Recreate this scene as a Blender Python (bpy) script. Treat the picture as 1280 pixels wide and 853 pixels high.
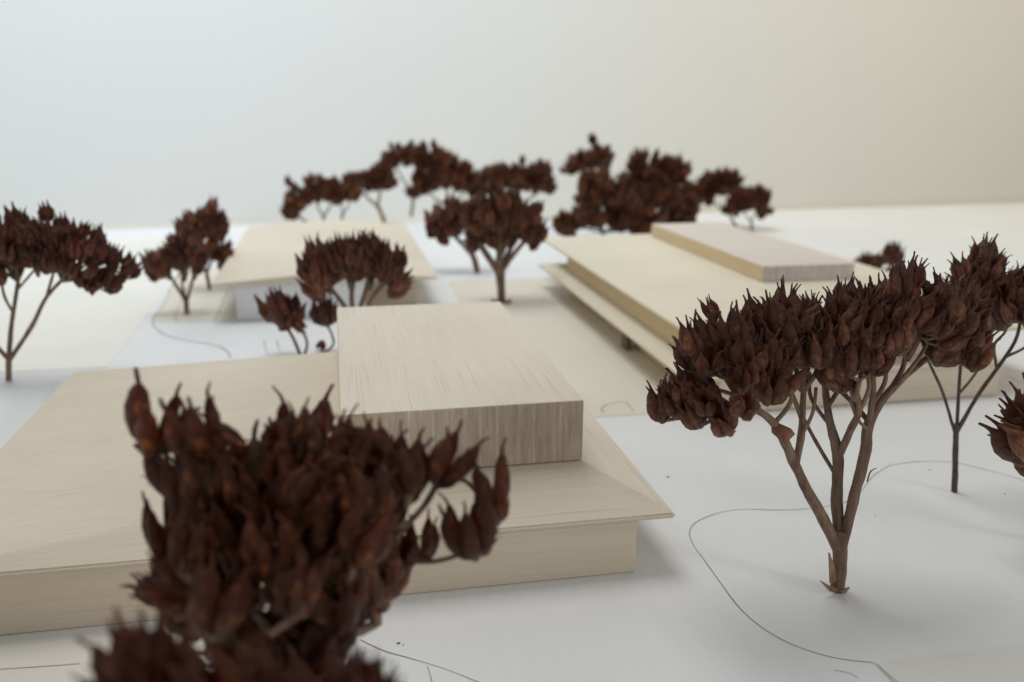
import bpy, bmesh, math, random
from mathutils import Vector, Matrix, noise
random.seed(7)
for o in list(bpy.data.objects):
    bpy.data.objects.remove(o)
SC = bpy.context.scene
COL = SC.collection
S = 0.1                      # all numbers below are decimetres; S turns them into metres

# ------------------------------------------------------------------ camera
PITCH, YAW, ROLL, FPX = math.radians(15.23), math.radians(11.41), math.radians(0.36), 1094.0
FW = Vector((math.sin(YAW) * math.cos(PITCH), math.cos(YAW) * math.cos(PITCH), -math.sin(PITCH)))
R0 = Vector((math.cos(YAW), -math.sin(YAW), 0))
U0 = R0.cross(FW)
RT = R0 * math.cos(ROLL) + U0 * math.sin(ROLL)
UP = U0 * math.cos(ROLL) - R0 * math.sin(ROLL)
EYE = Vector((0, 0, 1))
cam = bpy.data.cameras.new('camera')
cam.sensor_width = 36
cam.lens = FPX / 1280 * 36
cam.clip_start = 0.002
cam.clip_end = 50
cam.dof.use_dof = True
cam.dof.focus_distance = 1.82 * S
cam.dof.aperture_fstop = 17
camo = bpy.data.objects.new('camera', cam)
COL.objects.link(camo)
m = Matrix((RT, UP, -FW)).transposed().to_4x4()
m.translation = EYE * S
camo.matrix_world = m
SC.camera = camo

# ------------------------------------------------------------------ light of the room
w = bpy.data.worlds.new('World')
SC.world = w
w.use_nodes = True
bg = w.node_tree.nodes['Background']
bg.inputs[0].default_value = (1.0, 0.988, 0.97, 1)
bg.inputs[1].default_value = 0.315
SC.view_settings.view_transform = 'Standard'
SC.view_settings.look = 'None'
SC.view_settings.gamma = 1
SC.view_settings.exposure = 0.06


def area(name, loc, target, size, power, col, spread=180):
    l = bpy.data.lights.new(name, 'AREA')
    l.shape = 'RECTANGLE'
    l.size, l.size_y = size[0] * S, size[1] * S
    l.energy = power
    l.color = col
    l.spread = math.radians(spread)
    o = bpy.data.objects.new(name, l)
    COL.objects.link(o)
    o.location = Vector(loc) * S
    o.rotation_euler = (Vector(target) - Vector(loc)).to_track_quat('-Z', 'Y').to_euler()
    return o


area('window_light', (9.5, -6.5, 6), (0.8, 2.5, 0), (2.2, 2.2), 2.4, (0.985, 0.99, 1.0))
area('ceiling_light', (-1.5, 6.5, 13), (-1.2, 6.5, 0), (8, 5), 4.0, (1.0, 0.975, 0.92), 140)
area('left_wall_fill', (-3.5, 4.5, 9.5), (-2.0, 10.2, 3.2), (10, 4), 3.0, (0.68, 0.84, 1.0), 110)  # unseen lamp added to wash the left of the wall with cool light
area('right_wall_fill', (8.0, 4.5, 9.5), (9.0, 10.8, 2.0), (6, 4), 1.6, (1.0, 0.76, 0.28), 130)  # unseen lamp added to warm the right of the wall

# ------------------------------------------------------------------ helpers


def ray(u, v):
    return FW + RT * ((u - 640) / FPX) + UP * ((426.5 - v) / FPX)


HF = Vector((math.sin(YAW), math.cos(YAW), 0))


def ground(u, v, z=0.0):
    d = ray(u, v)
    return EYE + d * ((z - 1) / d.z)


def at(u, v, D):                     # the point seen at (u, v) that stands D decimetres ahead
    d = ray(u, v)
    return EYE + d * (D / d.dot(HF))


def tag(o, label=None, cat=None, group=None, kind=None):
    if label: o['label'] = label
    if cat: o['category'] = cat
    if group: o['group'] = group
    if kind: o['kind'] = kind
    return o


def mesh(name, verts, faces, mats, fm=None, smooth=False):
    me = bpy.data.meshes.new(name)
    me.from_pydata([Vector(v) * S for v in verts], [], faces)
    for mt in mats: me.materials.append(mt)
    if fm: me.polygons.foreach_set('material_index', fm)
    if smooth: me.polygons.foreach_set('use_smooth', [True] * len(me.polygons))
    me.update()
    return me


def obj(name, me, parent=None, loc=(0, 0, 0)):
    o = bpy.data.objects.new(name, me)
    COL.objects.link(o)
    o.location = Vector(loc) * S
    o.parent = parent
    return o


def empty(name, loc):
    o = bpy.data.objects.new(name, None)
    COL.objects.link(o)
    o.location = Vector(loc) * S
    o.empty_display_size = 0.005
    return o


# ------------------------------------------------------------------ materials
def newmat(name):
    mt = bpy.data.materials.new(name)
    mt.use_nodes = True
    nt = mt.node_tree
    nt.nodes.clear()
    out = nt.nodes.new('ShaderNodeOutputMaterial')
    bs = nt.nodes.new('ShaderNodeBsdfPrincipled')
    nt.links.new(bs.outputs[0], out.inputs[0])
    return mt, nt, bs, out


def N(nt, t, **kw):
    n = nt.nodes.new(t)
    for k, v in kw.items(): setattr(n, k, v)
    return n


def mapped(nt, scale, rot=(0, 0, 0), rnd=True):
    tc = N(nt, 'ShaderNodeTexCoord')
    mp = N(nt, 'ShaderNodeMapping')
    mp.inputs['Scale'].default_value = [s * 10 for s in scale]      # per decimetre
    mp.inputs['Rotation'].default_value = rot
    nt.links.new(tc.outputs['Object'], mp.inputs[0])
    return mp


def noisen(nt, vec, scale, detail=4, rough=0.6, dist=0):
    n = N(nt, 'ShaderNodeTexNoise')
    n.inputs['Scale'].default_value = scale
    n.inputs['Detail'].default_value = detail
    n.inputs['Roughness'].default_value = rough
    n.inputs['Distortion'].default_value = dist
    nt.links.new(vec.outputs[0], n.inputs['Vector'])
    return n


def ramp(nt, fac, stops):
    r = N(nt, 'ShaderNodeValToRGB')
    el = r.color_ramp.elements
    while len(el) < len(stops): el.new(0.5)
    for e, (p, c) in zip(el, stops):
        e.position = p
        e.color = (c, c, c, 1) if not isinstance(c, tuple) else c + (1,)
    nt.links.new(fac, r.inputs[0])
    return r


def mix(nt, mode, fac, a, b):
    n = N(nt, 'ShaderNodeMix', data_type='RGBA', blend_type=mode)
    for sock, v in ((0, fac), (6, a), (7, b)):
        if hasattr(v, 'links') or hasattr(v, 'is_linked'): nt.links.new(v, n.inputs[sock])
        elif isinstance(v, tuple): n.inputs[sock].default_value = v + (1,)
        else: n.inputs[sock].default_value = v
    return n.outputs[2]


def bump(nt, bs, h, strength, dist):
    b = N(nt, 'ShaderNodeBump')
    b.inputs['Strength'].default_value = strength
    b.inputs['Distance'].default_value = dist * S
    nt.links.new(h, b.inputs['Height'])
    nt.links.new(b.outputs[0], bs.inputs['Normal'])


def wood(name, light, dark, axis, rot=0.0, fleck=0.6, rough=0.55):
    """bare limewood; axis 0/1/2 is the direction the grain runs"""
    mt, nt, bs, out = newmat(name)
    r = (0, 0, rot)
    sc = [7, 7, 7]; sc[axis] = 0.6
    broad = noisen(nt, mapped(nt, sc, r), 1.0, 5, 0.62, 0.4)
    base = ramp(nt, broad.outputs[0], [(0.25, dark), (0.75, light)])
    s2 = [95, 95, 95]; s2[axis] = 4.5
    fine = noisen(nt, mapped(nt, s2, r), 1.0, 3, 0.7)
    f2 = ramp(nt, fine.outputs[0], [(0.35, 0.96), (0.6, 1.0)])
    c = mix(nt, 'MULTIPLY', 1.0, base.outputs[0], f2.outputs[0])
    s3 = [120, 120, 120]; s3[axis] = 1.3
    fl = noisen(nt, mapped(nt, s3, r), 1.7, 2, 0.5, 0.25)
    f3 = ramp(nt, fl.outputs[0], [(0.30, 1.0 - 0.17 * fleck), (0.42, 1.0)])
    c = mix(nt, 'MULTIPLY', 1.0, c, f3.outputs[0])
    big = noisen(nt, mapped(nt, (1.3, 1.3, 1.3)), 1.0, 3, 0.5)
    f4 = ramp(nt, big.outputs[0], [(0.3, 0.93), (0.7, 1.03)])
    c = mix(nt, 'MULTIPLY', 1.0, c, f4.outputs[0])
    nt.links.new(c, bs.inputs['Base Color'])
    bs.inputs['Roughness'].default_value = rough
    bs.inputs['Specular IOR Level'].default_value = 0.3
    bump(nt, bs, fine.outputs[0], 0.35, 0.004)
    return mt


def endgrain(name, light, dark, line):
    """sawn end: upright stripes, saw scratches"""
    mt, nt, bs, out = newmat(name)
    a = noisen(nt, mapped(nt, (22, 22, 0.7)), 1.0, 4, 0.75)
    base = ramp(nt, a.outputs[0], [(0.3, dark), (0.7, light)])
    b = noisen(nt, mapped(nt, (120, 120, 0.2)), 1.0, 2, 0.6)
    l = ramp(nt, b.outputs[0], [(0.56, 0.0), (0.64, 0.45)])
    c = mix(nt, 'MIX', l.outputs[0], base.outputs[0], line)
    sc = noisen(nt, mapped(nt, (90, 90, 14), (0, 0.9, 0)), 1.0, 2, 0.7)
    s2 = ramp(nt, sc.outputs[0], [(0.35, 0.82), (0.65, 1.06)])
    c = mix(nt, 'MULTIPLY', 1.0, c, s2.outputs[0])
    d = noisen(nt, mapped(nt, (5, 5, 5)), 1.0, 3, 0.5)
    d2 = ramp(nt, d.outputs[0], [(0.3, 0.86), (0.7, 1.08)])
    c = mix(nt, 'MULTIPLY', 1.0, c, d2.outputs[0])
    nt.links.new(c, bs.inputs['Base Color'])
    bs.inputs['Roughness'].default_value = 0.8
    bs.inputs['Specular IOR Level'].default_value = 0.2
    bump(nt, bs, sc.outputs[0], 0.5, 0.004)
    return mt


def painted(name, col, grain=0.5, specks=True, rough=0.5, mottle=0.925):
    mt, nt, bs, out = newmat(name)
    n1 = noisen(nt, mapped(nt, (1.1, 1.1, 1.1)), 1.0, 4, 0.55)
    t = ramp(nt, n1.outputs[0], [(0.3, tuple(x * mottle for x in col)), (0.7, col)])
    c = t.outputs[0]
    n2 = noisen(nt, mapped(nt, (40, 3.0, 20)), 1.0, 4, 0.7)
    t2 = ramp(nt, n2.outputs[0], [(0.3, 0.965), (0.62, 1.0)])
    c = mix(nt, 'MULTIPLY', grain, c, t2.outputs[0])
    if specks:
        n3 = noisen(nt, mapped(nt, (9, 9, 9)), 1.6, 1, 0.4)
        t3 = ramp(nt, n3.outputs[0], [(0.185, 0.62), (0.215, 1.0)])
        c = mix(nt, 'MULTIPLY', 1.0, c, t3.outputs[0])
    nt.links.new(c, bs.inputs['Base Color'])
    bs.inputs['Roughness'].default_value = rough
    bs.inputs['Specular IOR Level'].default_value = 0.35
    bump(nt, bs, n2.outputs[0], 0.3, 0.004)
    return mt


def plain(name, col, rough=0.6):
    mt, nt, bs, out = newmat(name)
    n = noisen(nt, mapped(nt, (14, 14, 14)), 1.0, 3, 0.6)
    t = ramp(nt, n.outputs[0], [(0.3, tuple(x * 0.8 for x in col)), (0.7, col)])
    nt.links.new(t.outputs[0], bs.inputs['Base Color'])
    bs.inputs['Roughness'].default_value = rough
    return mt


def dried(name, dark, mid, lightc, glow):
    """papery dried seed husk: brown, ribbed, a little light gets through the skin"""
    mt, nt, bs, out = newmat(name)
    oi = N(nt, 'ShaderNodeObjectInfo')
    tc = N(nt, 'ShaderNodeTexCoord')
    mp = N(nt, 'ShaderNodeMapping')
    mp.inputs['Scale'].default_value = (330, 330, 42)
    nt.links.new(tc.outputs['Object'], mp.inputs[0])
    nt.links.new(oi.outputs['Location'], mp.inputs['Location'])
    rib = noisen(nt, mp, 1.0, 3, 0.6, 0.3)
    mp2 = N(nt, 'ShaderNodeMapping')
    mp2.inputs['Scale'].default_value = (75, 75, 60)
    nt.links.new(tc.outputs['Object'], mp2.inputs[0])
    nt.links.new(oi.outputs['Location'], mp2.inputs['Location'])
    pat = noisen(nt, mp2, 1.0, 4, 0.6)
    t = ramp(nt, pat.outputs[0], [(0.28, dark), (0.5, mid), (0.74, lightc)])
    rb = ramp(nt, rib.outputs[0], [(0.3, 0.6), (0.65, 1.15)])
    c = mix(nt, 'MULTIPLY', 1.0, t.outputs[0], rb.outputs[0])
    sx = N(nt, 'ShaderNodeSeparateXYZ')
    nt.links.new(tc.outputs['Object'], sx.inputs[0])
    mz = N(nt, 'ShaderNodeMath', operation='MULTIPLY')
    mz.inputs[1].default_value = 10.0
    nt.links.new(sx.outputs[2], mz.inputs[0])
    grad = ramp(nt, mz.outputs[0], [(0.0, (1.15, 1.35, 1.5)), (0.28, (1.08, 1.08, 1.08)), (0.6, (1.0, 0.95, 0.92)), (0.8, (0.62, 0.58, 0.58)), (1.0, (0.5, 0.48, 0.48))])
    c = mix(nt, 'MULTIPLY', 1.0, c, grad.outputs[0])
    rr = ramp(nt, oi.outputs['Random'], [(0.0, 0.5), (0.6, 1.0), (1.0, 1.6)])
    c = mix(nt, 'MULTIPLY', 1.0, c, rr.outputs[0])
    nt.links.new(c, bs.inputs['Base Color'])
    bs.inputs['Roughness'].default_value = 0.46
    bs.inputs['Specular IOR Level'].default_value = 0.42
    bump(nt, bs, rib.outputs[0], 0.8, 0.008)
    tr = N(nt, 'ShaderNodeBsdfTranslucent')
    tr.inputs[0].default_value = glow + (1,)
    ms = N(nt, 'ShaderNodeMixShader')
    ms.inputs[0].default_value = 0.24
    nt.links.new(bs.outputs[0], ms.inputs[1])
    nt.links.new(tr.outputs[0], ms.inputs[2])
    nt.links.new(ms.outputs[0], out.inputs[0])
    return mt


def bark(name, a, b):
    mt, nt, bs, out = newmat(name)
    n = noisen(nt, mapped(nt, (60, 60, 9)), 1.0, 4, 0.65, 0.3)
    t = ramp(nt, n.outputs[0], [(0.3, a), (0.7, b)])
    n2 = noisen(nt, mapped(nt, (11, 11, 11)), 1.0, 3, 0.6)
    t2 = ramp(nt, n2.outputs[0], [(0.3, 0.6), (0.7, 1.25)])
    c = mix(nt, 'MULTIPLY', 1.0, t.outputs[0], t2.outputs[0])
    nt.links.new(c, bs.inputs['Base Color'])
    bs.inputs['Roughness'].default_value = 0.6
    bump(nt, bs, n.outputs[0], 0.6, 0.008)
    return mt


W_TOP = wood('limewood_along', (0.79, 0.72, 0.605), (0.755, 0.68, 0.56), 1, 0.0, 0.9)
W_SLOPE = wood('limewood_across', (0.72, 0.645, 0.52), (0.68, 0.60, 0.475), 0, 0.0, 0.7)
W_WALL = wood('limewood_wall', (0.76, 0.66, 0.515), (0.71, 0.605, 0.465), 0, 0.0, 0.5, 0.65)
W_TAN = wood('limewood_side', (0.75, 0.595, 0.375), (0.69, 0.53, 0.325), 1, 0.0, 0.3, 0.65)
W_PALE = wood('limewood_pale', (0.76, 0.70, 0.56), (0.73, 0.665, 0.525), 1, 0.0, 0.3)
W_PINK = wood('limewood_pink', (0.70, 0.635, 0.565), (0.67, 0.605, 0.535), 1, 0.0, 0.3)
E_BROWN = endgrain('end_grain_brown', (0.60, 0.495, 0.38), (0.545, 0.445, 0.335), (0.78, 0.70, 0.58))
E_PINK = endgrain('end_grain_pink', (0.70, 0.625, 0.575), (0.60, 0.53, 0.485), (0.70, 0.635, 0.58))
W_SHADED = wood('shaded_wood', (0.22, 0.165, 0.10), (0.17, 0.12, 0.07), 2)  # dark tone paints in the shade of the notch under the ledge
M_BOARD = painted('white_painted_board', (0.79, 0.80, 0.805), 0.6, False)
M_TAN = painted('tan_tint', (0.755, 0.70, 0.59), 0.25, False)
M_GREYISH = painted('greyish_tint', (0.76, 0.75, 0.71), 0.25, False)
M_TANDARK = painted('darker_tint', (0.60, 0.575, 0.51), 0.25, False)
M_CREAM = painted('cream_tint', (0.82, 0.80, 0.735), 0.25, False)
M_CARD = painted('white_card', (0.82, 0.83, 0.85), 0.1, False)
M_PLASTER = painted('white_plaster', (0.81, 0.815, 0.81), 0.1, False, 0.8, 0.99)
M_TABLE = painted('table_top', (0.64, 0.615, 0.54), 0.3, False)
M_PENCIL = plain('graphite', (0.16, 0.155, 0.15))
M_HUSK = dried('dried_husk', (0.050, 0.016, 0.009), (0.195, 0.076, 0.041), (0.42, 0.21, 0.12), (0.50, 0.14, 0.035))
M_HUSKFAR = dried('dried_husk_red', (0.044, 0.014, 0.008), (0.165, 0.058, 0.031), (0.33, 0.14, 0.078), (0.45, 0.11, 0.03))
M_HUSKSHADED = dried('dried_husk_shaded', (0.024, 0.008, 0.003), (0.095, 0.032, 0.011), (0.40, 0.145, 0.042), (0.70, 0.20, 0.03))  # husk copy with the shade of foreground and back row painted into it
M_STEM = bark('dry_stem', (0.115, 0.064, 0.040), (0.29, 0.185, 0.12))
M_STEMD = bark('dark_stem', (0.045, 0.032, 0.024), (0.14, 0.10, 0.075))
M_SCRAPRED = bark('red_bract', (0.14, 0.045, 0.022), (0.30, 0.12, 0.06))
M_SCRAP = bark('torn_bark', (0.22, 0.13, 0.07), (0.42, 0.29, 0.17))

# ------------------------------------------------------------------ the setting


def box_mesh(name, x0, x1, y0, y1, z0, z1, mats, pick=None, bev=0.004, seg=2):
    bm = bmesh.new()
    vs = [bm.verts.new(Vector(p) * S) for p in
          [(x0, y0, z0), (x1, y0, z0), (x1, y1, z0), (x0, y1, z0), (x0, y0, z1), (x1, y0, z1), (x1, y1, z1), (x0, y1, z1)]]
    for f in [(3, 2, 1, 0), (4, 5, 6, 7), (0, 1, 5, 4), (1, 2, 6, 5), (2, 3, 7, 6), (3, 0, 4, 7)]:
        bm.faces.new([vs[i] for i in f])
    if bev: bmesh.ops.bevel(bm, geom=bm.edges[:], offset=bev * S, segments=seg, affect='EDGES', profile=0.5)
    bm.normal_update()
    me = bpy.data.meshes.new(name)
    for f in bm.faces:
        if pick: f.material_index = pick(f.normal)
        f.smooth = False
    bm.to_mesh(me)
    bm.free()
    for mt in mats: me.materials.append(mt)
    return me


def quad_slab(name, pts, z0, z1, mats):
    n = len(pts)
    v = [(p[0], p[1], z0) for p in pts] + [(p[0], p[1], z1) for p in pts]
    f = [tuple(range(n - 1, -1, -1)), tuple(range(n, 2 * n))] + [(i, (i + 1) % n, n + (i + 1) % n, n + i) for i in range(n)]
    return mesh(name, v, f, mats)


tag(obj('table', quad_slab('table', [(-16, -6), (26, -6), (26, 13.2), (-16, 13.2)], -0.6, -0.30, [M_TABLE])), kind='structure')
BL, BR = Vector((-12, 6.73, 0)), Vector((18, 8.92, 0))
board = obj('ground', quad_slab('ground', [(-12, -4), (18, -4), (BR.x, BR.y), (BL.x, BL.y)], -0.30, 0.0, [M_BOARD]))
tag(board, kind='structure')
wl, wr = Vector((-16, 9.0)), Vector((26, 12.55))
tag(obj('wall', quad_slab('wall', [(wl.x, wl.y), (wr.x, wr.y), (wr.x, wr.y + 0.3), (wl.x, wl.y + 0.3)], -0.30, 16, [M_PLASTER])), kind='structure')

# thin tinted sheets laid on the board where its tone changes
T = 0.0016


def sheet(pts, mat, label):
    o = obj('tinted_sheet', quad_slab('tinted_sheet', pts, 0.0003, T, [mat]))
    tag(o, label, 'paper sheet', 'thin tinted sheets on the board')  # thin tinted slab laid where the board's tone changes


sheet([(0.55, 2.62), (1.30, 2.60), (1.30, 4.92), (0.62, 4.96)], M_TAN, 'thin tan sheet lying between the two stepped wooden buildings')
sheet([(-0.86, 4.215), (-0.30, 4.16), (-0.30, 5.6), (-0.95, 5.6)], M_TAN, 'small tan sheet beside the far building with the gabled roof')
sheet([(-7, 3.50), (-0.895, 3.485), (-0.95, 7.0), (-7, 6.9)], M_CREAM, 'wide cream sheet on the left behind the leftmost tree')
g1, g2 = ground(1092, 829), ground(1275, 806)
sheet([(g1.x, 0.3), (g2.x + 0.02, 0.3), (g2.x + 0.004, g2.y), (g1.x, g1.y)], M_GREYISH, 'tan sheet corner at the bottom right edge of the board')
g3, g4 = ground(1098, 834), ground(1126, 856)
o = obj('tinted_triangle', quad_slab('tinted_triangle', [(g1.x + 0.002, 0.9), (g4.x, 0.9), (g4.x, g4.y), (g3.x, g3.y), (g1.x + 0.002, g1.y - 0.004)], T + 0.0003, T + 0.0016, [M_TANDARK]))
tag(o, 'small darker tinted triangle on the tan corner at bottom right', 'paper scrap')  # thin slab in a darker tint
sheet([(-1.6, 0.6), (-0.25, 0.6), (-0.22, 1.60), (-1.6, 1.62)], M_CREAM, 'cream strip in front of the long wall at the lower left')

# pencil lines drawn on the board


def ribbon(pts, wd, z=0.0006):
    P = []
    n = len(pts)
    for i in range(n - 1):                                     # Catmull-Rom through the points
        a, b, c, d = pts[max(i - 1, 0)], pts[i], pts[i + 1], pts[min(i + 2, n - 1)]
        for k in range(8):
            t = k / 8
            P.append(0.5 * ((2 * b) + (c - a) * t + (2 * a - 5 * b + 4 * c - d) * t * t + (3 * b - a - 3 * c + d) * t ** 3))
    P.append(pts[-1])
    v, f = [], []
    for i, p in enumerate(P):
        q = P[min(i + 1, len(P) - 1)] - P[max(i - 1, 0)]
        s = Vector((-q.y, q.x, 0)).normalized() * (wd * (0.7 + 0.5 * noise.noise(p * 9)))
        v += [(p.x - s.x, p.y - s.y, z), (p.x + s.x, p.y + s.y, z)]
    for i in range(len(P) - 1):
        f.append((2 * i, 2 * i + 1, 2 * i + 3, 2 * i + 2))
    return mesh('pencil_line', v, f, [M_PENCIL])


def pencil(px, wd=0.0013, z=0.0006):
    o = obj('pencil_line', ribbon([ground(u, v) for u, v in px], wd, z), board)
    return o


pencil([(1112, 582), (1092, 595), (1078, 612), (1064, 625), (1040, 632), (1012, 636), (975, 638), (935, 637), (905, 640), (880, 648), (866, 657), (862, 668),
        (867, 682), (880, 700), (900, 728), (920, 755), (940, 775), (965, 793), (1000, 810), (1045, 823), (1094, 829)])
pencil([(1112, 582), (1140, 578), (1165, 577), (1195, 579), (1230, 587), (1280, 601), (1330, 618)])
pencil([(1042, 838), (1062, 842), (1072, 848)], 0.0008)
pencil([(450, 800), (480, 814), (515, 824), (560, 838), (610, 858), (680, 885)])
pencil([(534, 833), (538, 845), (542, 862)])
pencil([(737, 511), (751, 516)], 0.0015)
pencil([(754, 517), (752, 512), (758, 507), (770, 504), (781, 503), (787, 509), (793, 516)], 0.0018, 0.0021)
pencil([(218, 352), (205, 380), (192, 398), (194, 410), (212, 421), (245, 428), (272, 433), (284, 440), (288, 448)], 0.0026, 0.0021)
pencil([(330, 425), (333, 440), (337, 444)], 0.0022)
pencil([(346, 426), (350, 441)], 0.0022)
pencil([(290, 352), (280, 375), (268, 402)], 0.0026, 0.0021)
pencil([(237, 352), (225, 380), (219, 398), (224, 403)], 0.0022, 0.0021)
pencil([(0, 838), (60, 834), (100, 831)], 0.001, 0.0021)
pencil([(1258, 470), (1280, 480)], 0.0014)
pencil([(1256, 461), (1280, 465)], 0.0014)
pencil([(520, 342), (560, 343), (600, 342)], 0.0014)

# ------------------------------------------------------------------ the wooden buildings


def hip_mesh(name, ex0, ex1, ey0, ey1, ze, px0, px1, py0, py1, zp, th, mats, order):
    """low hipped slab: eaves rectangle, flat top, thin upright edge; order = material of left, front, right, back, top, edge"""
    e = [(ex0, ey0), (ex1, ey0), (ex1, ey1), (ex0, ey1)]
    p = [(px0, py0), (px1, py0), (px1, py1), (px0, py1)]
    v = [(x, y, ze - th) for x, y in e] + [(x, y, ze) for x, y in e] + [(x, y, zp) for x, y in p]
    f = [(3, 2, 1, 0)] + [(i, (i + 1) % 4, 4 + (i + 1) % 4, 4 + i) for i in range(4)]
    fm = [order[5]] * 5
    f += [(4 + i, 4 + (i + 1) % 4, 8 + (i + 1) % 4, 8 + i) for i in range(4)]
    fm += [order[1], order[2], order[3], order[0]]
    f.append((8, 9, 10, 11)); fm.append(order[4])
    me = mesh(name, v, f, mats, fm)
    bm = bmesh.new(); bm.from_mesh(me)
    bmesh.ops.bevel(bm, geom=[x for x in bm.edges], offset=0.0035 * S, segments=2, affect='EDGES')
    bm.to_mesh(me); bm.free()
    return me


END = lambda n: 1 if n.y < -0.7 else (2 if n.x < -0.7 or n.x > 0.7 else 0)
# front building
b = empty('model_building', (0, 1.645, 0))
tag(b, 'near limewood model building with hipped roof and big block on top', 'model building', 'wooden model buildings')
O = Vector((0, -1.645, 0))
obj('wall', box_mesh('front_wall', -0.80, 0.613, 1.645, 2.90, 0.0008, 0.1275, [W_WALL], None, 0.003), b, O)
obj('roof', hip_mesh('front_roof', -0.869, 0.695, 1.633, 2.966, 0.14, -0.005, 0.528, 1.812, 2.84, 0.2045, 0.011, [W_SLOPE, W_TOP, W_WALL], (0, 0, 1, 0, 0, 2)), b, O)
obj('roof_block', box_mesh('front_block', -0.011, 0.532, 1.806, 2.844, 0.2052, 0.352, [W_TOP, E_BROWN, W_TAN], END, 0.0045), b, O)

# right building
b = empty('model_building', (1.2, 2.6, 0))
tag(b, 'long stepped limewood building at right with ledge and narrow block on top', 'model building', 'wooden model buildings')
O = Vector((-1.2, -2.6, 0))
obj('lower_wall', box_mesh('lower_wall', 1.22, 2.285, 2.565, 4.50, 0.002, 0.117, [W_TAN, W_WALL], lambda n: 1 if n.y < -0.7 else 0, 0.004), b, O)
obj('ledge', box_mesh('ledge', 1.10, 2.28, 2.557, 4.72, 0.1178, 0.130, [W_PALE, W_WALL, W_PALE], END, 0.003), b, O)
obj('upper_wall', box_mesh('upper_wall', 1.208, 2.28, 2.69, 4.50, 0.1306, 0.228, [W_TAN, W_WALL], lambda n: 1 if n.y < -0.7 else 0, 0.003), b, O)
obj('roof', hip_mesh('right_roof', 1.167, 2.55, 2.60, 4.97, 0.24, 1.66, 2.14, 3.15, 4.62, 0.2995, 0.011, [W_PALE, W_TAN], (0, 0, 0, 0, 0, 1)), b, O)
obj('roof_block', box_mesh('right_block', 1.69, 2.10, 3.232, 4.54, 0.3002, 0.367, [W_PINK, E_PINK, W_TAN], END, 0.004), b, O)
obj('shaded_notch', box_mesh('shaded_notch', 1.165, 1.19, 3.36, 3.43, 0.002, 0.117, [W_SHADED], None, 0.002), b, O)  # dark block standing in for the shaded notch under the ledge

# far left building with a low gable
b = empty('model_building', (0, 4.2, 0))
tag(b, 'far model building with low gabled wooden roof and white front box', 'model building', 'wooden model buildings')
O = Vector((0, -4.2, 0))
obj('front_box', box_mesh('front_box', -0.475, 0.12, 4.17, 4.6, 0.002, 0.178, [M_CARD], None, 0.002), b, O)
obj('wall', box_mesh('far_wall', 0.122, 0.385, 4.38, 5.8, 0.001, 0.178, [W_WALL], None, 0.003), b, O)
obj('side_wall', box_mesh('side_wall', -0.42, 0.12, 4.602, 5.8, 0.002, 0.176, [W_WALL], None, 0.003), b, O)
xs = (-0.575, -0.02, 0.465)
v, f = [], []
for y in (4.13, 6.05):
    for x, z in zip(xs, (0.188, 0.232, 0.188)):
        v += [(x, y, 0.1785), (x, y, z)]
f = [(1, 3, 9, 7), (3, 5, 11, 9), (0, 6, 8, 2), (2, 8, 10, 4), (0, 2, 3, 1), (2, 4, 5, 3), (6, 7, 9, 8), (8, 9, 11, 10), (0, 1, 7, 6), (4, 10, 11, 5)]
obj('roof', mesh('far_roof', v, f, [W_SLOPE]), b, O)

# ------------------------------------------------------------------ dried flower heads that stand in for trees


def tube_into(V, F, pts, radii, seg=8, cap=True):
    rings = []
    up = Vector((0.13, 0.99, 0.05))
    for i, p in enumerate(pts):
        t = (pts[min(i + 1, len(pts) - 1)] - pts[max(i - 1, 0)])
        t = t.normalized() if t.length > 1e-9 else Vector((0, 0, 1))
        a = up - t * up.dot(t)
        a = a.normalized() if a.length > 1e-4 else t.orthogonal().normalized()
        up = a
        bb = t.cross(a)
        st = len(V)
        for k in range(seg):
            an = 2 * math.pi * k / seg
            V.append(p + (a * math.cos(an) + bb * math.sin(an)) * radii[i])
        rings.append(st)
    for i in range(len(rings) - 1):
        for k in range(seg):
            F.append((rings[i] + k, rings[i] + (k + 1) % seg, rings[i + 1] + (k + 1) % seg, rings[i + 1] + k))
    if cap:
        F.append(tuple(rings[0] + k for k in range(seg - 1, -1, -1)))
        F.append(tuple(rings[-1] + k for k in range(seg)))


def smooth_path(pts, rad, sub=5, wob=0.0):
    P, Rr = [], []
    n = len(pts)
    for i in range(n - 1):
        a, b_, c, d = pts[max(i - 1, 0)], pts[i], pts[i + 1], pts[min(i + 2, n - 1)]
        for k in range(sub):
            t = k / sub
            p = 0.5 * ((2 * b_) + (c - a) * t + (2 * a - 5 * b_ + 4 * c - d) * t * t + (3 * b_ - a - 3 * c + d) * t ** 3)
            r = rad[i] * (1 - t) + rad[i + 1] * t
            if wob:
                p = p + Vector((noise.noise(p * 31), noise.noise(p * 31 + Vector((9, 2, 5))), 0)) * wob * r
                r *= 1 + 0.16 * noise.noise(p * 47)
            P.append(p); Rr.append(r)
    P.append(pts[-1]); Rr.append(rad[-1])
    return P, Rr


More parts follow.
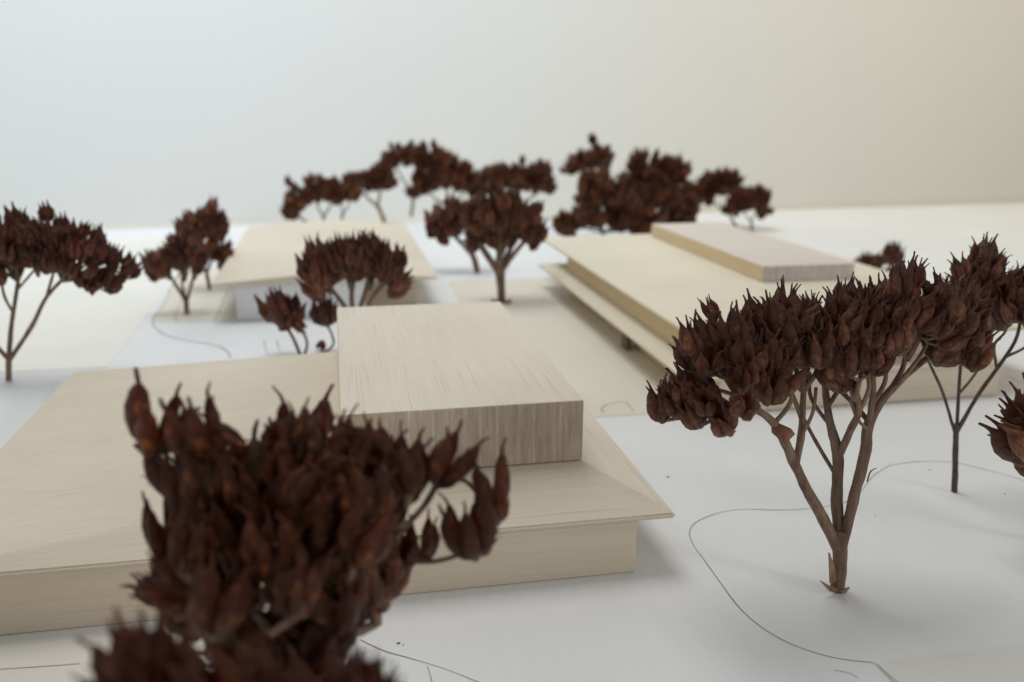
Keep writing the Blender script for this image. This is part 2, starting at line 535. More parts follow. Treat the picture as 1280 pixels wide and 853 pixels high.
def carpel_data(rng, rings, seg, rag=0.0):
    """one follicle of unit length along +Z, bulging towards +X, ending in a beak"""
    V, F = [], []
    flare = rng.uniform(-0.04, 0.04)
    fat = rng.uniform(0.88, 1.15)
    hook = rng.uniform(-0.03, 0.10)
    side = rng.uniform(-0.06, 0.06)
    bend = rng.uniform(-0.025, 0.025)
    ph0 = rng.uniform(0, 6.28)
    if rag:
        fat *= 1 - 0.22 * rag * rng.random(); hook += rng.uniform(-0.08, 0.16) * rag; side += rng.uniform(-0.10, 0.10) * rag; bend += rng.uniform(-0.05, 0.05) * rag
    off = Vector((rng.uniform(0, 50), rng.uniform(0, 50), 0))
    prof = [(0.0, 0.03, 0.02), (0.07, 0.08, 0.075), (0.19, 0.125, 0.122), (0.36, 0.150, 0.148), (0.52, 0.152, 0.142),
            (0.645, 0.146, 0.108), (0.735, 0.140, 0.060), (0.80, 0.138, 0.034), (0.89, 0.146, 0.023), (0.985, 0.156, 0.019), (1.0, 0.158, 0.010)]
    if rings < 8: prof = [prof[i] for i in (0, 2, 4, 6, 8, 10)]
    for t, rho, wd in prof:
        if rag >= 1: t = t * 0.94 if t > 0.75 else t; wd = wd * (1.25 if t > 0.78 else 1)
        cx = rho + flare * t * t + hook * max(0, t - 0.7) * 3 * (t - 0.7) * 3
        cy = side * t * t
        for k in range(seg):
            an = 2 * math.pi * k / seg
            ca, sa = math.cos(an), math.sin(an)
            rx = wd * fat * (1.12 if ca > 0 else 0.8)
            keel = 1 + 0.10 * max(0, ca) ** 6
            crease = 1 - 0.20 * math.exp(-((an - math.pi) / 0.5) ** 2) + 0.05 * math.sin(3 * an + 9 * t + ph0)
            V.append(Vector((cx + rx * ca * keel * crease, cy + wd * fat * 0.92 * sa * crease + bend * math.sin(t * 3.0), t)))
            if rag:
                q = V[-1] * 9 + off
                V[-1] += Vector((noise.noise(q), noise.noise(q + Vector((7, 3, 1))), 0)) * 0.022 * rag * min(1, wd / 0.03)
    n = len(prof)
    for i in range(n - 1):
        for k in range(seg):
            F.append((i * seg + k, i * seg + (k + 1) % seg, (i + 1) * seg + (k + 1) % seg, (i + 1) * seg + k))
    F.append(tuple(range(seg - 1, -1, -1)))
    F.append(tuple((n - 1) * seg + k for k in range(seg)))
    return V, F


rng = random.Random(3)
CARPELS, CARPELS_SHADED = [], []
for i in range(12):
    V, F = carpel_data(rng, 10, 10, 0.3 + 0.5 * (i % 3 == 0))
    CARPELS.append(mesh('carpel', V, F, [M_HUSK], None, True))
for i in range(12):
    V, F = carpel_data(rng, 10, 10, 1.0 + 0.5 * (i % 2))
    CARPELS_SHADED.append(mesh('carpel', V, F, [M_HUSKSHADED], None, True))
CUPS = []
for i in range(3):
    V, F = [], []
    tube_into(V, F, [Vector((0, 0, -0.04)), Vector((0, 0, 0.03)), Vector((0, 0, 0.10))], [0.035, 0.075, 0.05], 8)
    for k in range(5):                                    # withered sepals
        an = k * 1.2566 + 0.6 + rng.uniform(-0.2, 0.2)
        d = Vector((math.cos(an), math.sin(an), 0))
        ln = rng.uniform(0.16, 0.26)
        tube_into(V, F, [d * 0.05 + Vector((0, 0, 0.0)), d * 0.13 + Vector((0, 0, ln * 0.5)), d * rng.uniform(0.15, 0.24) + Vector((0, 0, ln))], [0.03, 0.026, 0.006], 5)
    CUPS.append(mesh('seed_pod', V, F, [M_STEM], None, True))
PODS, PODS_SHADED = [], []
for i in range(8):                                        # small pods for the trees further off
    V, F = [], []
    nn = rng.choice((4, 5, 5))
    for k in range(nn):
        cv, cf = carpel_data(rng, 6, 6)
        M = Matrix.Rotation(2 * math.pi * k / nn + rng.uniform(-.2, .2), 3, 'Z')
        sc = rng.uniform(0.85, 1.08)
        off = len(V)
        V += [M @ (q * sc) for q in cv]
        F += [tuple(j + off for j in q) for q in cf]
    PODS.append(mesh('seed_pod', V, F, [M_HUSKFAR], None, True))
    PODS_SHADED.append(mesh('seed_pod', V, F, [M_HUSKSHADED], None, True))


def frame_to(z, spin):
    z = z.normalized()
    x = z.orthogonal().normalized()
    x = Matrix.Rotation(spin, 3, z) @ x
    y = z.cross(x)
    return Matrix((x, y, z)).transposed()


def add_pod(root, base, tip, hi, rg, wide=1.0, splay=0.05, dark=False):
    ax = tip - base
    L = ax.length
    rot = frame_to(ax, rg.uniform(0, 6.28)).to_4x4()
    M = Matrix.Translation(base * S) @ rot @ Matrix.Diagonal((L * wide, L * wide, L, 1))
    if not hi:
        o = bpy.data.objects.new('seed_pod', rg.choice(PODS_SHADED if dark else PODS))
        COL.objects.link(o); o.parent = root
        o.matrix_local = M
        return
    o = bpy.data.objects.new('seed_pod', rg.choice(CUPS))
    COL.objects.link(o); o.parent = root
    o.matrix_local = M
    nn = rg.choice((4, 5, 5, 5))
    for k in range(nn):
        c = bpy.data.objects.new('carpel', rg.choice(CARPELS_SHADED if dark else CARPELS))
        COL.objects.link(c); c.parent = o
        sc = rg.uniform(0.84, 1.06)
        c.matrix_local = (Matrix.Rotation(2 * math.pi * k / nn + rg.uniform(-0.22, 0.22), 4, 'Z')
                          @ Matrix.Rotation(rg.uniform(splay - 0.11, splay + 0.11), 4, 'Y') @ Matrix.Diagonal((sc, sc, sc, 1)))


def tree(label, base, limbs, umbels, pods=(), hi=False, podpx=30, seed=1, D=None, stem=None, group='dried seed heads used as model trees', twigs=(), extra=None, dens=1.0, loose=1.0, wide=1.0, splay=0.05, dark=False, thin=1.0, low=0.10, deep=0.0):
    """base: pixel of the foot on the ground (or D given); limbs: lists of (u, v, depth offset, radius in pixels);
    umbels: (u, v, depth, reach across, reach up, tilt deg, spread deg, count)"""
    rg = random.Random(seed)
    if D is None:
        B = ground(*base); D = B.dot(HF)
    else:
        B = at(base[0], base[1], D)
        B = Vector((B.x, B.y, 0))
    k = (at(base[0] + 1, base[1], D) - at(base[0], base[1], D)).length
    root = empty('dried_flower_tree', B)
    tag(root, label, 'model tree', group)
    mt = stem or M_STEM
    P = lambda u, v, d=0.0: at(u, v, D + d) - B
    br = []
    for i, lb in enumerate(limbs):
        pts = [P(q[0], q[1], q[2]) for q in lb]
        if i == 0: pts[0] = Vector((pts[0].x * 0, pts[0].y * 0, 0.0))
        rad = [q[3] * k * thin * (1 if hi else 0.8) for q in lb]
        V, F = [], []
        tube_into(V, F, *smooth_path(pts, rad, 6, 0.16 if hi else 0.1), seg=12 if hi else 7)
        br.append([V, F, pts])
    podl = podpx * k
    RR, UU, FF = R0, Vector((0, 0, 1)), HF
    for (u, v, d, ru, rv, tilt, spread, n) in umbels:
        n = int(n * dens * (1.25 if hi else 1.7) + 0.5)
        hub = P(u, v, d)
        bi = min(range(len(br)), key=lambda j: (br[j][2][-1] - hub).length)
        V, F = br[bi][0], br[bi][1]
        if (br[bi][2][-1] - hub).length > 0.004:
            e = br[bi][2][-1]
            tube_into(V, F, [e, (e + hub) * 0.5 + Vector((0, 0, -0.1 * (e - hub).length)), hub], [podl * .07, podl * .06, podl * .05], 6)
        tl = math.radians(tilt)
        ax = UU * math.cos(tl) + RR * math.sin(tl)
        sx = RR * math.cos(tl) - UU * math.sin(tl)
        subs = []
        ns = max(2, n // 4)
        for i in range(ns):
            ct = 1 - (i + 0.5) / ns * (1 - math.cos(math.radians(spread * 0.9)))
            stt = math.sqrt(1 - ct * ct)
            ph = i * 2.39996 + seed * 1.7
            dr = ax * ct + (sx * math.cos(ph) + FF * math.sin(ph)) * stt
            reach = max(0.12, 0.50 * (1 - podl / (k * 0.5 * (ru + rv)))) + 0.12
            sp = hub + (RR * dr.dot(RR) * ru + UU * dr.dot(UU) * rv + FF * dr.dot(FF) * ru * 0.9) * k * reach
            subs.append((dr, sp))
            mm = hub.lerp(sp, 0.5) - UU * (sp - hub).length * 0.06
            tube_into(V, F, [hub, mm, sp], [podl * .07, podl * .058, podl * .05], 7 if hi else 4)
        for i in range(n):
            ct = 1 - (i + 0.5) / n * (1 - math.cos(math.radians(spread)))
            stt = math.sqrt(1 - ct * ct)
            ph = i * 2.39996 + seed
            dr = ax * ct + (sx * math.cos(ph) + FF * math.sin(ph)) * stt
            dr += Vector((rg.gauss(0, .07 * loose), rg.gauss(0, .07 * loose), rg.gauss(0, .06 * loose)))
            if dr.z < low: dr.z = low
            q = rg.uniform(0.84 - 0.06 * loose - deep, 1.02 + 0.04 * loose)
            tip = hub + (RR * dr.dot(RR) * ru + UU * dr.dot(UU) * rv + FF * dr.dot(FF) * ru * 0.9) * k * q
            pl = podl * rg.uniform(0.68, 1.14)
            pa = (dr * 0.68 + UU * 0.48 + Vector((rg.gauss(0, .17 * loose), rg.gauss(0, .17 * loose), rg.gauss(0, .1 * loose)))).normalized()
            bs = tip - pa * pl
            if (bs - hub).dot(dr) < 0: bs = hub + dr * 0.02
            add_pod(root, bs, tip, hi, rg, rg.uniform(0.92, 1.18) * wide, splay, dark)
            sp = max(subs, key=lambda q: q[0].dot(dr))[1]
            mid = sp.lerp(bs, 0.55) - pa * (bs - sp).length * 0.16
            tube_into(V, F, [sp, mid, bs + pa * pl * 0.03], [podl * .046, podl * .038, podl * .05], 6 if hi else 4)
    for (bu, bv, tu, tv, d, wdt) in pods:
        add_pod(root, P(bu, bv, d), P(tu, tv, d + rg.uniform(-.012, .012)), hi, rg, wdt * wide, splay, dark)
    for tw in twigs:
        V, F = [], []
        pts = [P(q[0], q[1], q[2]) for q in tw]
        tube_into(V, F, *smooth_path(pts, [q[3] * k for q in tw], 5, 0.2), seg=6)
        obj('twig', mesh('twig', V, F, [mt], None, True), root)
    for i, (V, F, pts) in enumerate(br):
        nm = 'stem' if i == 0 else 'branch'
        obj(nm, mesh(nm, V, F, [mt], None, True), root)
    if extra: extra(root, P, k)
    return root


def husk_scrap(root, P, k):
    """a withered bract caught in the left fork"""
    V, F = [], []
    pts = [(976, 551), (967, 543), (966, 533), (972, 529), (981, 533), (990, 537), (994, 543), (987, 550), (982, 556)]
    c = P(979, 542, -.058)
    ring = [P(u, v, -.045) for u, v in pts]
    V = [c] + ring + [q + Vector((0, 0.008, 0)) for q in ring]
    n = len(pts)
    F = [(0, 1 + i, 1 + (i + 1) % n) for i in range(n)] + [(1 + i, 1 + n + i, 1 + n + (i + 1) % n, 1 + (i + 1) % n) for i in range(n)]
    F.append(tuple(range(n + 1, 2 * n + 1)))
    obj('withered_bract', mesh('withered_bract', V, F, [M_SCRAPRED], None, True), root)


def torn_foot(root, P, k):
    """splintered bark round the foot of the big tree"""
    husk_scrap(root, P, k)
    rg = random.Random(5)
    for (u0, v0, u1, v1, wpx) in ((1046, 739, 1026, 727, 3.2), (1042, 728, 1037, 692, 4.5), (1048, 741, 1062, 735, 3), (1043, 736, 1032, 734, 3)):
        a, b_ = P(u0, v0, -0.012), P(u1, v1, -0.022)
        a.z = max(a.z, 0.004)
        mid = (a + b_) * 0.5 + Vector((0, -0.004, -0.003))
        s = (b_ - a).cross(Vector((0, 1, 0))).normalized() * wpx * k
        th = Vector((0, 0.004, 0))
        V = [a - s, a + s, mid - s * 0.9, mid + s * 0.8, b_ - s * .12, b_ + s * .12]
        V = V + [q + th for q in V]
        F = [(0, 1, 3, 2), (2, 3, 5, 4), (6, 8, 9, 7), (8, 10, 11, 9), (0, 2, 8, 6), (2, 4, 10, 8), (1, 7, 9, 3), (3, 9, 11, 5), (4, 5, 11, 10), (0, 6, 7, 1)]
        obj('bark_flake', mesh('bark_flake', V, F, [M_SCRAP]), root)


# big sharp tree at right
tree('large sharp brown seed head tree with forked stem inside the pencil outline', (1047, 738),
     [[(1047, 738, 0, 12), (1049, 712, 0, 11.5), (1050, 690, 0, 12), (1050, 664, 0, 11)],
      [(1049, 690, 0, 9), (1030, 650, -.01, 9.5), (1008, 612, -.02, 8.5), (988, 568, -.03, 8), (968, 530, -.04, 6.5), (942, 510, -.05, 5)],
      [(994, 582, -.03, 6), (1001, 548, -.02, 6), (1003, 510, 0, 5), (1006, 475, .0, 4.5)],
      [(1050, 690, 0, 9), (1046, 625, .02, 9.5), (1047, 568, .03, 9.5), (1036, 522, .03, 6.5), (1030, 472, .05, 5)],
      [(1047, 575, .03, 6), (1062, 540, .0, 6), (1074, 512, -.03, 5), (1066, 478, -.05, 5)],
      [(1042, 590, .03, 3.4), (1022, 556, .06, 3.4), (1000, 515, .1, 3)],
      [(1051, 690, 0, 8.5), (1066, 628, .0, 9), (1081, 570, .0, 9), (1087, 528, 0, 8), (1110, 492, 0, 6), (1146, 458, .03, 5), (1176, 436, .05, 4)],
      [(1086, 530, 0, 5), (1091, 495, -.02, 5), (1090, 462, -.01, 5)],
      [(1086, 527, 0, 4.5), (1062, 500, .03, 4), (1040, 478, .06, 4)],
      [(1112, 490, 0, 4.5), (1128, 462, .02, 4), (1132, 442, .02, 4)]],
     [(940, 518, -.05, 120, 148, -30, 61, 28), (1004, 490, 0, 96, 132, -10, 48, 18), (1032, 482, .08, 92, 126, 0, 48, 11),
      (1068, 500, -.06, 66, 108, -4, 46, 9), (1090, 472, 0, 92, 130, 4, 46, 16), (1134, 450, .02, 86, 114, 12, 52, 16), (1172, 448, .05, 70, 104, 20, 50, 13)],
     hi=True, podpx=51, seed=11, dens=1.15, thin=0.74, low=0.30, extra=torn_foot,
     twigs=[[(1084, 602, 0, 1.0), (1088, 590, -.01, .9), (1096, 585, -.02, .4)],
            [(1003, 528, 0, 3), (990, 492, -.01, 2.6), (976, 462, -.02, 2.4)], [(966, 532, -.04, 3), (988, 502, -.05, 2.6), (986, 470, -.06, 2.4)],
            [(1033, 510, .03, 3), (1050, 484, .03, 2.6), (1056, 455, .04, 2.4)], [(1090, 506, -.01, 3), (1106, 478, -.02, 2.6), (1108, 448, -.02, 2.4)],
            [(1074, 514, -.03, 3), (1086, 486, -.05, 2.6), (1082, 456, -.05, 2.4)], [(1122, 480, 0, 2.8), (1146, 452, .0, 2.4), (1160, 428, .0, 2)],
            [(955, 520, -.05, 3), (925, 498, -.05, 2.6), (900, 488, -.06, 2.4)], [(950, 515, -.05, 3), (938, 485, -.05, 2.6), (925, 462, -.06, 2.4)],
            [(1036, 530, .03, 2.8), (1014, 498, .06, 2.6), (1012, 465, .08, 2.4)], [(1001, 545, -.02, 2.4), (1016, 516, -.03, 2.2), (1020, 485, -.04, 2)],
            [(1060, 545, .0, 1.6), (1064, 536, -.02, 1.2)], [(1088, 540, 0, 2.4), (1072, 524, -.02, 2), (1062, 498, -.03, 1.8)]])

# smaller tree further right
tree('slim tree with thin dark stem at the right edge, behind the big tree', (1193, 615),
     [[(1193, 616, 0, 6), (1194, 580, 0, 5.5), (1195, 530, 0, 5.5)],
      [(1193, 540, 0, 3), (1178, 490, 0, 3), (1160, 450, 0, 2.6), (1150, 420, .02, 2.4)],
      [(1196, 540, 0, 3.4), (1199, 480, .0, 3.2), (1203, 430, 0, 3), (1208, 392, 0, 2.8)],
      [(1196, 540, 0, 4), (1224, 492, -.01, 4), (1250, 456, -.02, 3.6), (1270, 424, -.02, 3.2), (1276, 395, -.02, 3)],
      [(1199, 492, 0, 2.6), (1222, 462, .02, 2.6), (1224, 430, .02, 2.2), (1228, 395, .02, 2)],
      [(1246, 462, -.02, 2.6), (1243, 432, -.02, 2.4), (1256, 416, -.02, 2.2), (1262, 400, -.02, 2)],
      [(1258, 446, -.02, 3), (1285, 432, 0, 2.6), (1310, 405, 0, 2.4)]],
     [(1218, 380, 0, 44, 84, -6, 62, 12), (1250, 392, .03, 48, 72, 5, 66, 10), (1272, 402, -.05, 50, 62, 0, 70, 10), (1308, 405, 0, 60, 80, 10, 66, 10)],
     hi=True, podpx=42, seed=23, stem=M_STEMD, thin=0.62, dens=0.85, low=0.25)

# head cut by the right edge
tree('pod cluster cut off by the right edge, beaks pointing left', (1360, 690), 
     [[(1360, 690, 0, 9), (1352, 640, 0, 8), (1340, 585, 0, 7)]],
     [(1338, 578, 0, 72, 70, 10, 80, 10)],
     pods=[(1306, 572, 1236, 518, -.02, 1.1), (1300, 556, 1249, 508, .0, 1.0), (1300, 548, 1263, 492, .01, 1.05), (1312, 540, 1278, 474, 0.0, 1.1), (1304, 580, 1246, 545, -.03, 1.0)],
     twigs=[[(1340, 585, 0, 4), (1320, 575, -.01, 3), (1304, 566, -.01, 2.5)]],
     hi=True, podpx=64, seed=31, stem=M_STEMD)

# foreground, blurred
tree('large dark seed head in the foreground, before the near building', (390, 1075),
     [[(390, 1075, 0, 16), (385, 960, 0, 15), (380, 880, 0, 15), (378, 830, 0, 13)],
      [(378, 850, 0, 9), (320, 770, -.01, 8), (262, 700, 0, 7), (238, 640, .01, 6)],
      [(378, 850, 0, 9), (352, 770, 0, 8), (338, 700, .01, 7), (332, 660, .01, 6)],
      [(380, 850, 0, 9), (402, 770, .01, 8), (425, 710, .02, 7), (432, 668, .02, 6)],
      [(378, 860, 0, 8), (345, 820, -.05, 7), (312, 780, -.07, 7)],
      [(382, 860, 0, 8), (410, 820, -.05, 7), (425, 785, -.07, 7)],
      [(384, 855, 0, 9), (430, 790, .02, 8), (470, 735, .02, 7), (500, 660, .02, 6)]],
     [(252, 650, .01, 52, 172, -8, 42, 7), (340, 665, .02, 96, 168, -2, 50, 14), (372, 880, -.06, 120, 170, -4, 56, 14), (385, 720, .04, 118, 200, 0, 36, 8), (262, 800, -.02, 84, 175, -12, 38, 9), (470, 780, .0, 50, 190, 6, 34, 8), (430, 672, .03, 96, 178, 6, 50, 14),
      (312, 785, -.07, 115, 150, -14, 60, 14), (424, 790, -.07, 84, 200, 4, 42, 14), (500, 665, .02, 40, 150, 6, 30, 4)],
     pods=[(546, 606, 588, 528, .03, 1.05), (622, 652, 604, 545, .05, .95), (594, 698, 576, 604, .0, 1.0), (530, 702, 532, 630, .04, 1.0), (208, 698, 192, 592, 0, .8), (214, 752, 158, 706, -.02, 1.1),
           (212, 590, 178, 600, .01, .6), (598, 690, 626, 660, .01, .5)],
     twigs=[[(455, 745, .02, 5), (500, 706, .02, 3.4), (545, 702, .02, 3), (575, 694, .01, 3), (594, 690, .0, 3.5)],
            [(500, 665, .02, 4), (528, 635, .03, 3.4), (546, 606, .03, 4)], [(546, 610, .03, 3), (580, 600, .05, 3), (612, 640, .05, 3), (622, 652, .05, 3)],
            [(592, 694, 0, 2.5), (608, 692, 0, 3), (614, 684, 0, 2)], [(255, 705, 0, 4), (225, 700, 0, 4), (208, 696, 0, 4)], [(300, 770, -.04, 4), (240, 762, -.03, 4), (214, 750, -.02, 4)]],
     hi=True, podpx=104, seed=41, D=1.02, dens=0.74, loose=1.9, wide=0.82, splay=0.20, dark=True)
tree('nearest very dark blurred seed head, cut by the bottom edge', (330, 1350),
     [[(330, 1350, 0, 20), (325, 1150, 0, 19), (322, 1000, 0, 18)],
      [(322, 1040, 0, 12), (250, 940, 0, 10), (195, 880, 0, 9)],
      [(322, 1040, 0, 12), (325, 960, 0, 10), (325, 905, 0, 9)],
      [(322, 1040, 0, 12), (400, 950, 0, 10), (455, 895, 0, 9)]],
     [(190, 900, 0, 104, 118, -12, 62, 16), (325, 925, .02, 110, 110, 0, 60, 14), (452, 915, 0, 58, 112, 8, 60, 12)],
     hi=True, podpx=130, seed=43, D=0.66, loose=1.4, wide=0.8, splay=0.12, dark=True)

# tree at the left edge
tree('tall spreading tree at the left edge, on the cream ground', (11, 476),
     [[(11, 477, 0, 6), (11, 462, 0, 5.5), (11, 446, 0, 6)],
      [(11, 450, 0, 5), (14, 410, 0, 4.5), (20, 370, 0, 4), (24, 340, 0, 3.5)],
      [(13, 449, 0, 4.5), (40, 408, 0, 4.5), (58, 372, 0, 4), (84, 344, 0, 3.4)],
      [(10, 449, 0, 4.5), (-14, 420, 0, 4), (-32, 380, 0, 4), (-42, 350, 0, 3.4)],
      [(17, 392, 0, 3), (6, 372, .02, 3), (0, 345, .03, 2.6)],
      [(57, 374, 0, 3), (66, 345, .02, 2.8), (72, 322, .03, 2.4)],
      [(22, 362, 0, 2.6), (36, 346, -.02, 2.4), (46, 334, -.03, 2.2)]],
     [(22, 352, 0, 54, 86, -8, 56, 24), (48, 346, -.04, 34, 72, 0, 52, 12), (78, 352, 0, 92, 82, 32, 54, 28), (70, 340, .05, 50, 66, 6, 52, 12), (-42, 354, 0, 60, 82, -10, 58, 20), (0, 352, .05, 44, 80, 0, 52, 12)],
     deep=0.15, podpx=29, seed=51, dens=1.25, thin=0.78)

# two small trees beside the far building
tree('small tree with forked stem beside the far gabled building', (234, 393),
     [[(234, 393, 0, 4), (233, 382, 0, 4), (233, 374, 0, 4)], [(233, 378, 0, 2.8), (222, 360, 0, 2.6), (211, 342, 0, 2.2)],
      [(233, 378, 0, 2.6), (239, 358, 0, 2.6), (243, 340, 0, 2.2)], [(233, 376, 0, 2.2), (228, 358, .02, 2), (228, 342, .02, 2)]],
     [(212, 350, 0, 32, 56, -22, 52, 14), (231, 352, .02, 32, 70, 0, 46, 16), (243, 350, 0, 30, 70, 10, 48, 14)], deep=0.15, podpx=25, seed=61)
tree('taller shaggy tree right behind the small fork stemmed one', (262, 362),
     [[(262, 362, 0, 3), (260, 350, 0, 3), (257, 338, 0, 3)], [(258, 342, 0, 2.4), (250, 322, 0, 2.2), (248, 306, 0, 2)], [(258, 342, 0, 2.4), (266, 322, 0, 2.2), (270, 305, 0, 2)]],
     [(249, 316, 0, 32, 58, -8, 54, 18), (267, 316, 0, 30, 68, 8, 50, 18), (266, 325, -.02, 26, 30, 50, 50, 6)], podpx=24, seed=63)

# behind the big block
tree('bushy reddish tree rising behind the big block of the near building', (446, 447),
     [[(446, 447, 0, 7), (446, 425, 0, 7), (445, 405, 0, 7)], [(445, 410, 0, 4.5), (432, 385, 0, 4), (412, 358, 0, 3.2)], [(445, 410, 0, 4.5), (440, 380, 0, 4), (440, 352, 0, 3.2)],
      [(446, 410, 0, 4.5), (452, 380, 0, 4), (462, 348, 0, 3.2)], [(447, 410, 0, 4.5), (466, 372, 0, 3.6), (485, 348, 0, 3)]],
     [(414, 368, 0, 44, 66, -24, 48, 11), (440, 366, 0, 44, 74, -6, 42, 13), (462, 362, 0, 40, 74, 6, 42, 12), (483, 356, 0, 36, 54, 30, 54, 10)],
     pods=[(388, 352, 372, 318, 0, 1.1), (402, 372, 374, 342, -.02, 1.1)], podpx=38, seed=71)
tree('little sprig of few pods behind the left slope of the near roof', (376, 446),
     [[(376, 446, 0, 2.6), (368, 426, 0, 2.6), (358, 408, 0, 2.6)], [(380, 446, 0, 2.2), (384, 430, 0, 2.2), (380, 418, 0, 2), (374, 412, 0, 2)]],
     [(354, 404, 0, 34, 52, -4, 62, 7)], pods=[(366, 404, 384, 412, -.02, 1.4)], podpx=40, seed=73, stem=M_STEMD)
tree('tiny curled sprig tucked against the left side of the big block', (402, 440),
     [[(392, 441, 0, 1.8), (408, 439, 0, 1.8), (417, 430, 0, 1.8), (414, 416, 0, 1.8), (408, 406, 0, 1.8)]],
     [], pods=[(407, 408, 398, 372, 0, 1.2), (410, 408, 414, 370, .02, 1.1), (404, 426, 399, 438, 0, 1.4)], podpx=34, seed=75, stem=M_STEMD)


def foot_leaves(root, P, k):
    for s, (u, v) in ((-1, (614, 378)), (1, (640, 378))):
        a, b_ = P(627, 379, -.01), P(u, v, -.03)
        a.z = 0.006; b_.z = 0.02
        mid = (a + b_) * .5; mid.z = 0.004
        V, F = [], []
        tube_into(V, F, *smooth_path([a, mid, b_], [3.2 * k, 3.4 * k, 0.6 * k], 4), seg=6)
        obj('leaf', mesh('leaf', V, F, [M_STEMD], None, True), root)


tree('round reddish tree in the middle, between near block and right building', (627, 378),
     [[(627, 379, 0, 6), (626, 355, 0, 6.5), (624, 334, 0, 9)], [(623, 340, 0, 6), (608, 318, 0, 5), (598, 302, 0, 4)], [(624, 340, 0, 7), (624, 318, 0, 5), (626, 300, 0, 4)],
      [(626, 340, 0, 5), (642, 318, 0, 4), (660, 296, 0, 3)], [(624, 340, 0, 5), (636, 315, .03, 4), (645, 298, .05, 3)]],
     [(600, 306, 0, 32, 60, -22, 56, 16), (626, 322, 0, 60, 94, 0, 46, 36), (656, 304, 0, 34, 62, 22, 56, 16)],
     podpx=28, seed=81, deep=0.22, extra=foot_leaves)
tree('dark tree half hidden behind the round reddish one in the middle', (597, 341),
     [[(597, 342, 0, 4.5), (593, 325, 0, 5), (588, 312, 0, 5)], [(588, 316, 0, 4), (575, 302, 0, 3.4), (565, 292, 0, 3)], [(590, 318, 0, 4), (590, 300, 0, 3), (590, 290, 0, 3)]],
     [(567, 296, 0, 40, 54, -22, 60, 20), (590, 300, 0, 34, 64, 0, 52, 16)], podpx=25, deep=0.2, seed=83)

# back row, left
BG = 'row of dried seed heads along the back wall'


def back(label, base, hubs, seed, podpx=17, trunk=3.2, fork=0.5, n=None, stem=None):
    bu, bv = base
    hubs = [h[:6] + (min(h[6], 76), h[7]) for h in hubs]
    cu = sum(h[0] for h in hubs) / len(hubs); cv = sum(h[1] for h in hubs) / len(hubs)
    fu, fv = bu + (cu - bu) * fork, bv + (cv - bv) * fork
    limbs = [[(bu, bv, 0, trunk), ((bu + fu) / 2 + 0.5, (bv + fv) / 2, 0, trunk * .95), (fu, fv, 0, trunk)]]
    for h in hubs:
        limbs.append([(fu, fv + 2, 0, trunk * .7), (fu + (h[0] - fu) * .6, fv + (h[1] - fv) * .45, h[2] * .5, trunk * .6), (h[0], h[1], h[2], trunk * .5)])
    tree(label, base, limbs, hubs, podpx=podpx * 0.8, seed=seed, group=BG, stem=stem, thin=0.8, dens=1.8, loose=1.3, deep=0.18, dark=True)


back('small low sprig, leftmost in the back row above the gabled roof', (392, 286), [(374, 268, 0, 24, 32, -30, 70, 10), (366, 262, .1, 14, 38, 0, 40, 4)], 91, 20, 2)
back('dark bushy tree second from left in the back row', (404, 286), [(395, 252, 0, 24, 36, -15, 72, 16), (415, 252, 0, 22, 36, 10, 70, 14)], 92, 20)
back('thin stemmed tree third from left in the back row', (424, 285), [(426, 250, 0, 22, 32, -5, 76, 14), (440, 246, 0, 18, 30, 20, 70, 9)], 93, 20, 2.4)
back('pale stemmed tree in the back row whose crown leans left', (481, 279), [(452, 238, 0, 24, 32, -25, 74, 14), (476, 236, 0, 24, 36, 5, 74, 16)], 94, 20, 4.4, 0.55, stem=M_SCRAP)
back('tallest tree of the left back row with open spreading crown', (514, 271), [(495, 208, 0, 26, 28, -20, 76, 14), (520, 200, 0, 24, 26, 0, 72, 12), (545, 208, 0, 26, 28, 20, 76, 14)], 95, 20, 3)
back('dense dark tree in the back row behind the middle trees', (556, 272), [(535, 240, 0, 26, 40, -15, 80, 18), (560, 232, 0, 30, 42, 0, 78, 20), (582, 240, 0, 24, 40, 15, 78, 14)], 96, 21)
back('wide flat crowned tree in the back row above the round reddish one', (650, 274), [(618, 236, 0, 28, 36, -15, 78, 18), (648, 236, 0, 26, 40, 0, 74, 16), (676, 236, 0, 24, 40, 12, 80, 18)], 97, 21)
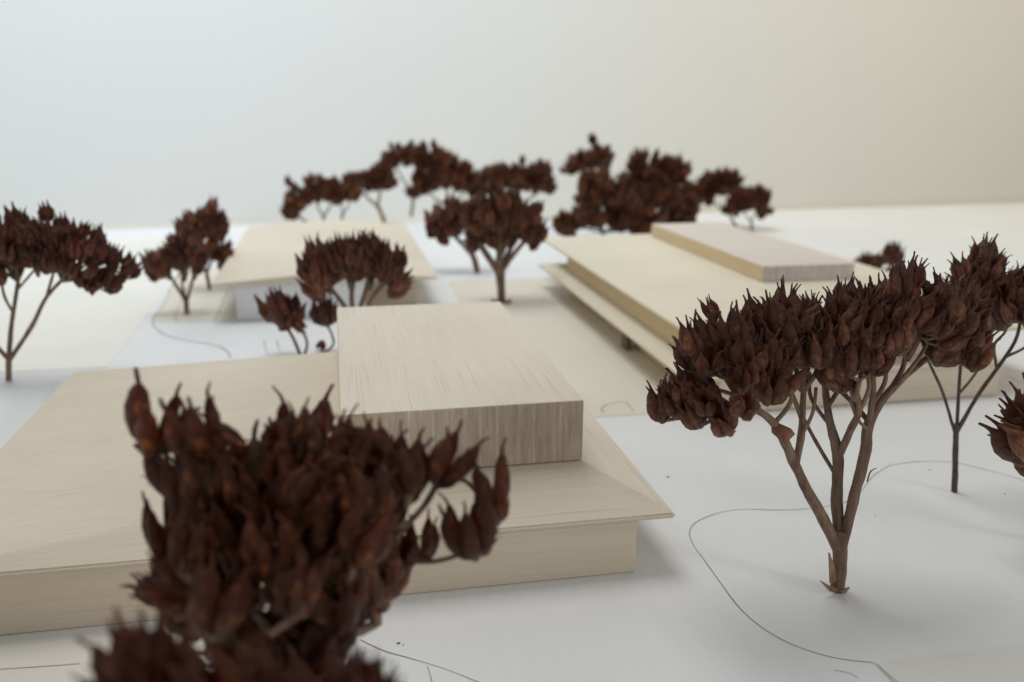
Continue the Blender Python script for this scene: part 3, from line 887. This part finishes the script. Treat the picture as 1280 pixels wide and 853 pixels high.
# back row, right
back('slender tree top left in the right back group', (746, 274), [(728, 212, 0, 26, 28, -20, 76, 12), (748, 212, 0, 22, 38, 8, 66, 12)], 98, 20, 2.6)
back('low spreading dark tree at the near left of the right back group', (752, 300), [(722, 284, 0, 34, 30, -40, 74, 14), (748, 258, 0, 34, 56, -5, 76, 22), (776, 276, 0, 30, 32, 10, 80, 16), (742, 280, -.1, 26, 30, 0, 70, 10), (792, 288, -.1, 36, 40, 0, 80, 14)], 99, 24)
back('largest round tree of the right back group', (826, 288), [(800, 246, 0, 32, 58, -12, 80, 24), (836, 242, 0, 34, 62, 8, 80, 26), (818, 262, -.2, 40, 50, 0, 80, 20), (850, 262, -.1, 26, 40, 30, 70, 10), (842, 282, -.2, 32, 36, 10, 80, 12)], 100, 23)
back('leaning tree right of the largest one in the right back group', (920, 284), [(886, 246, 0, 28, 36, -15, 76, 18), (908, 242, 0, 22, 38, 10, 70, 12)], 101, 21, 2.6)
back('small dark tree at the far right of the back group', (940, 288), [(928, 262, 0, 24, 34, -10, 80, 16), (946, 262, 0, 20, 32, 25, 80, 14)], 102, 20, 2.4)
tree('low pods peeping over the right roof of the stepped building', (1100, 372), [[(1100, 372, 0, 3), (1098, 355, 0, 3), (1096, 342, 0, 3)], [(1097, 345, 0, 2.4), (1080, 335, 0, 2.2)], [(1097, 345, 0, 2.4), (1110, 335, 0, 2.2)]],
     [(1086, 346, 0, 30, 40, -14, 60, 8), (1112, 342, 0, 16, 46, 5, 50, 4)], podpx=26, seed=103)

# crumbs of dry plant lying on the board
V, F = [], []
rg = random.Random(77)
spots = [(1162, 588), (1256, 618), (1094, 645), (498, 805), (504, 807), (835, 597)]
for i, (u, v) in enumerate(spots):
    p = ground(u, v)
    L = rg.uniform(0.0015, 0.005)
    an = rg.uniform(0, 6.28)
    d = Vector((math.cos(an), math.sin(an), 0)) * L
    r = rg.uniform(0.0008, 0.0018)
    p.z = r * 0.9
    tube_into(V, F, [p - d, p + Vector((0, 0, r * .3)), p + d], [r * .4, r, r * .3], 6)
tag(obj('plant_crumbs', mesh('plant_crumbs', V, F, [M_STEMD], None, True)), 'tiny dark crumbs of dry plant scattered on the white board', 'crumbs', kind='stuff')
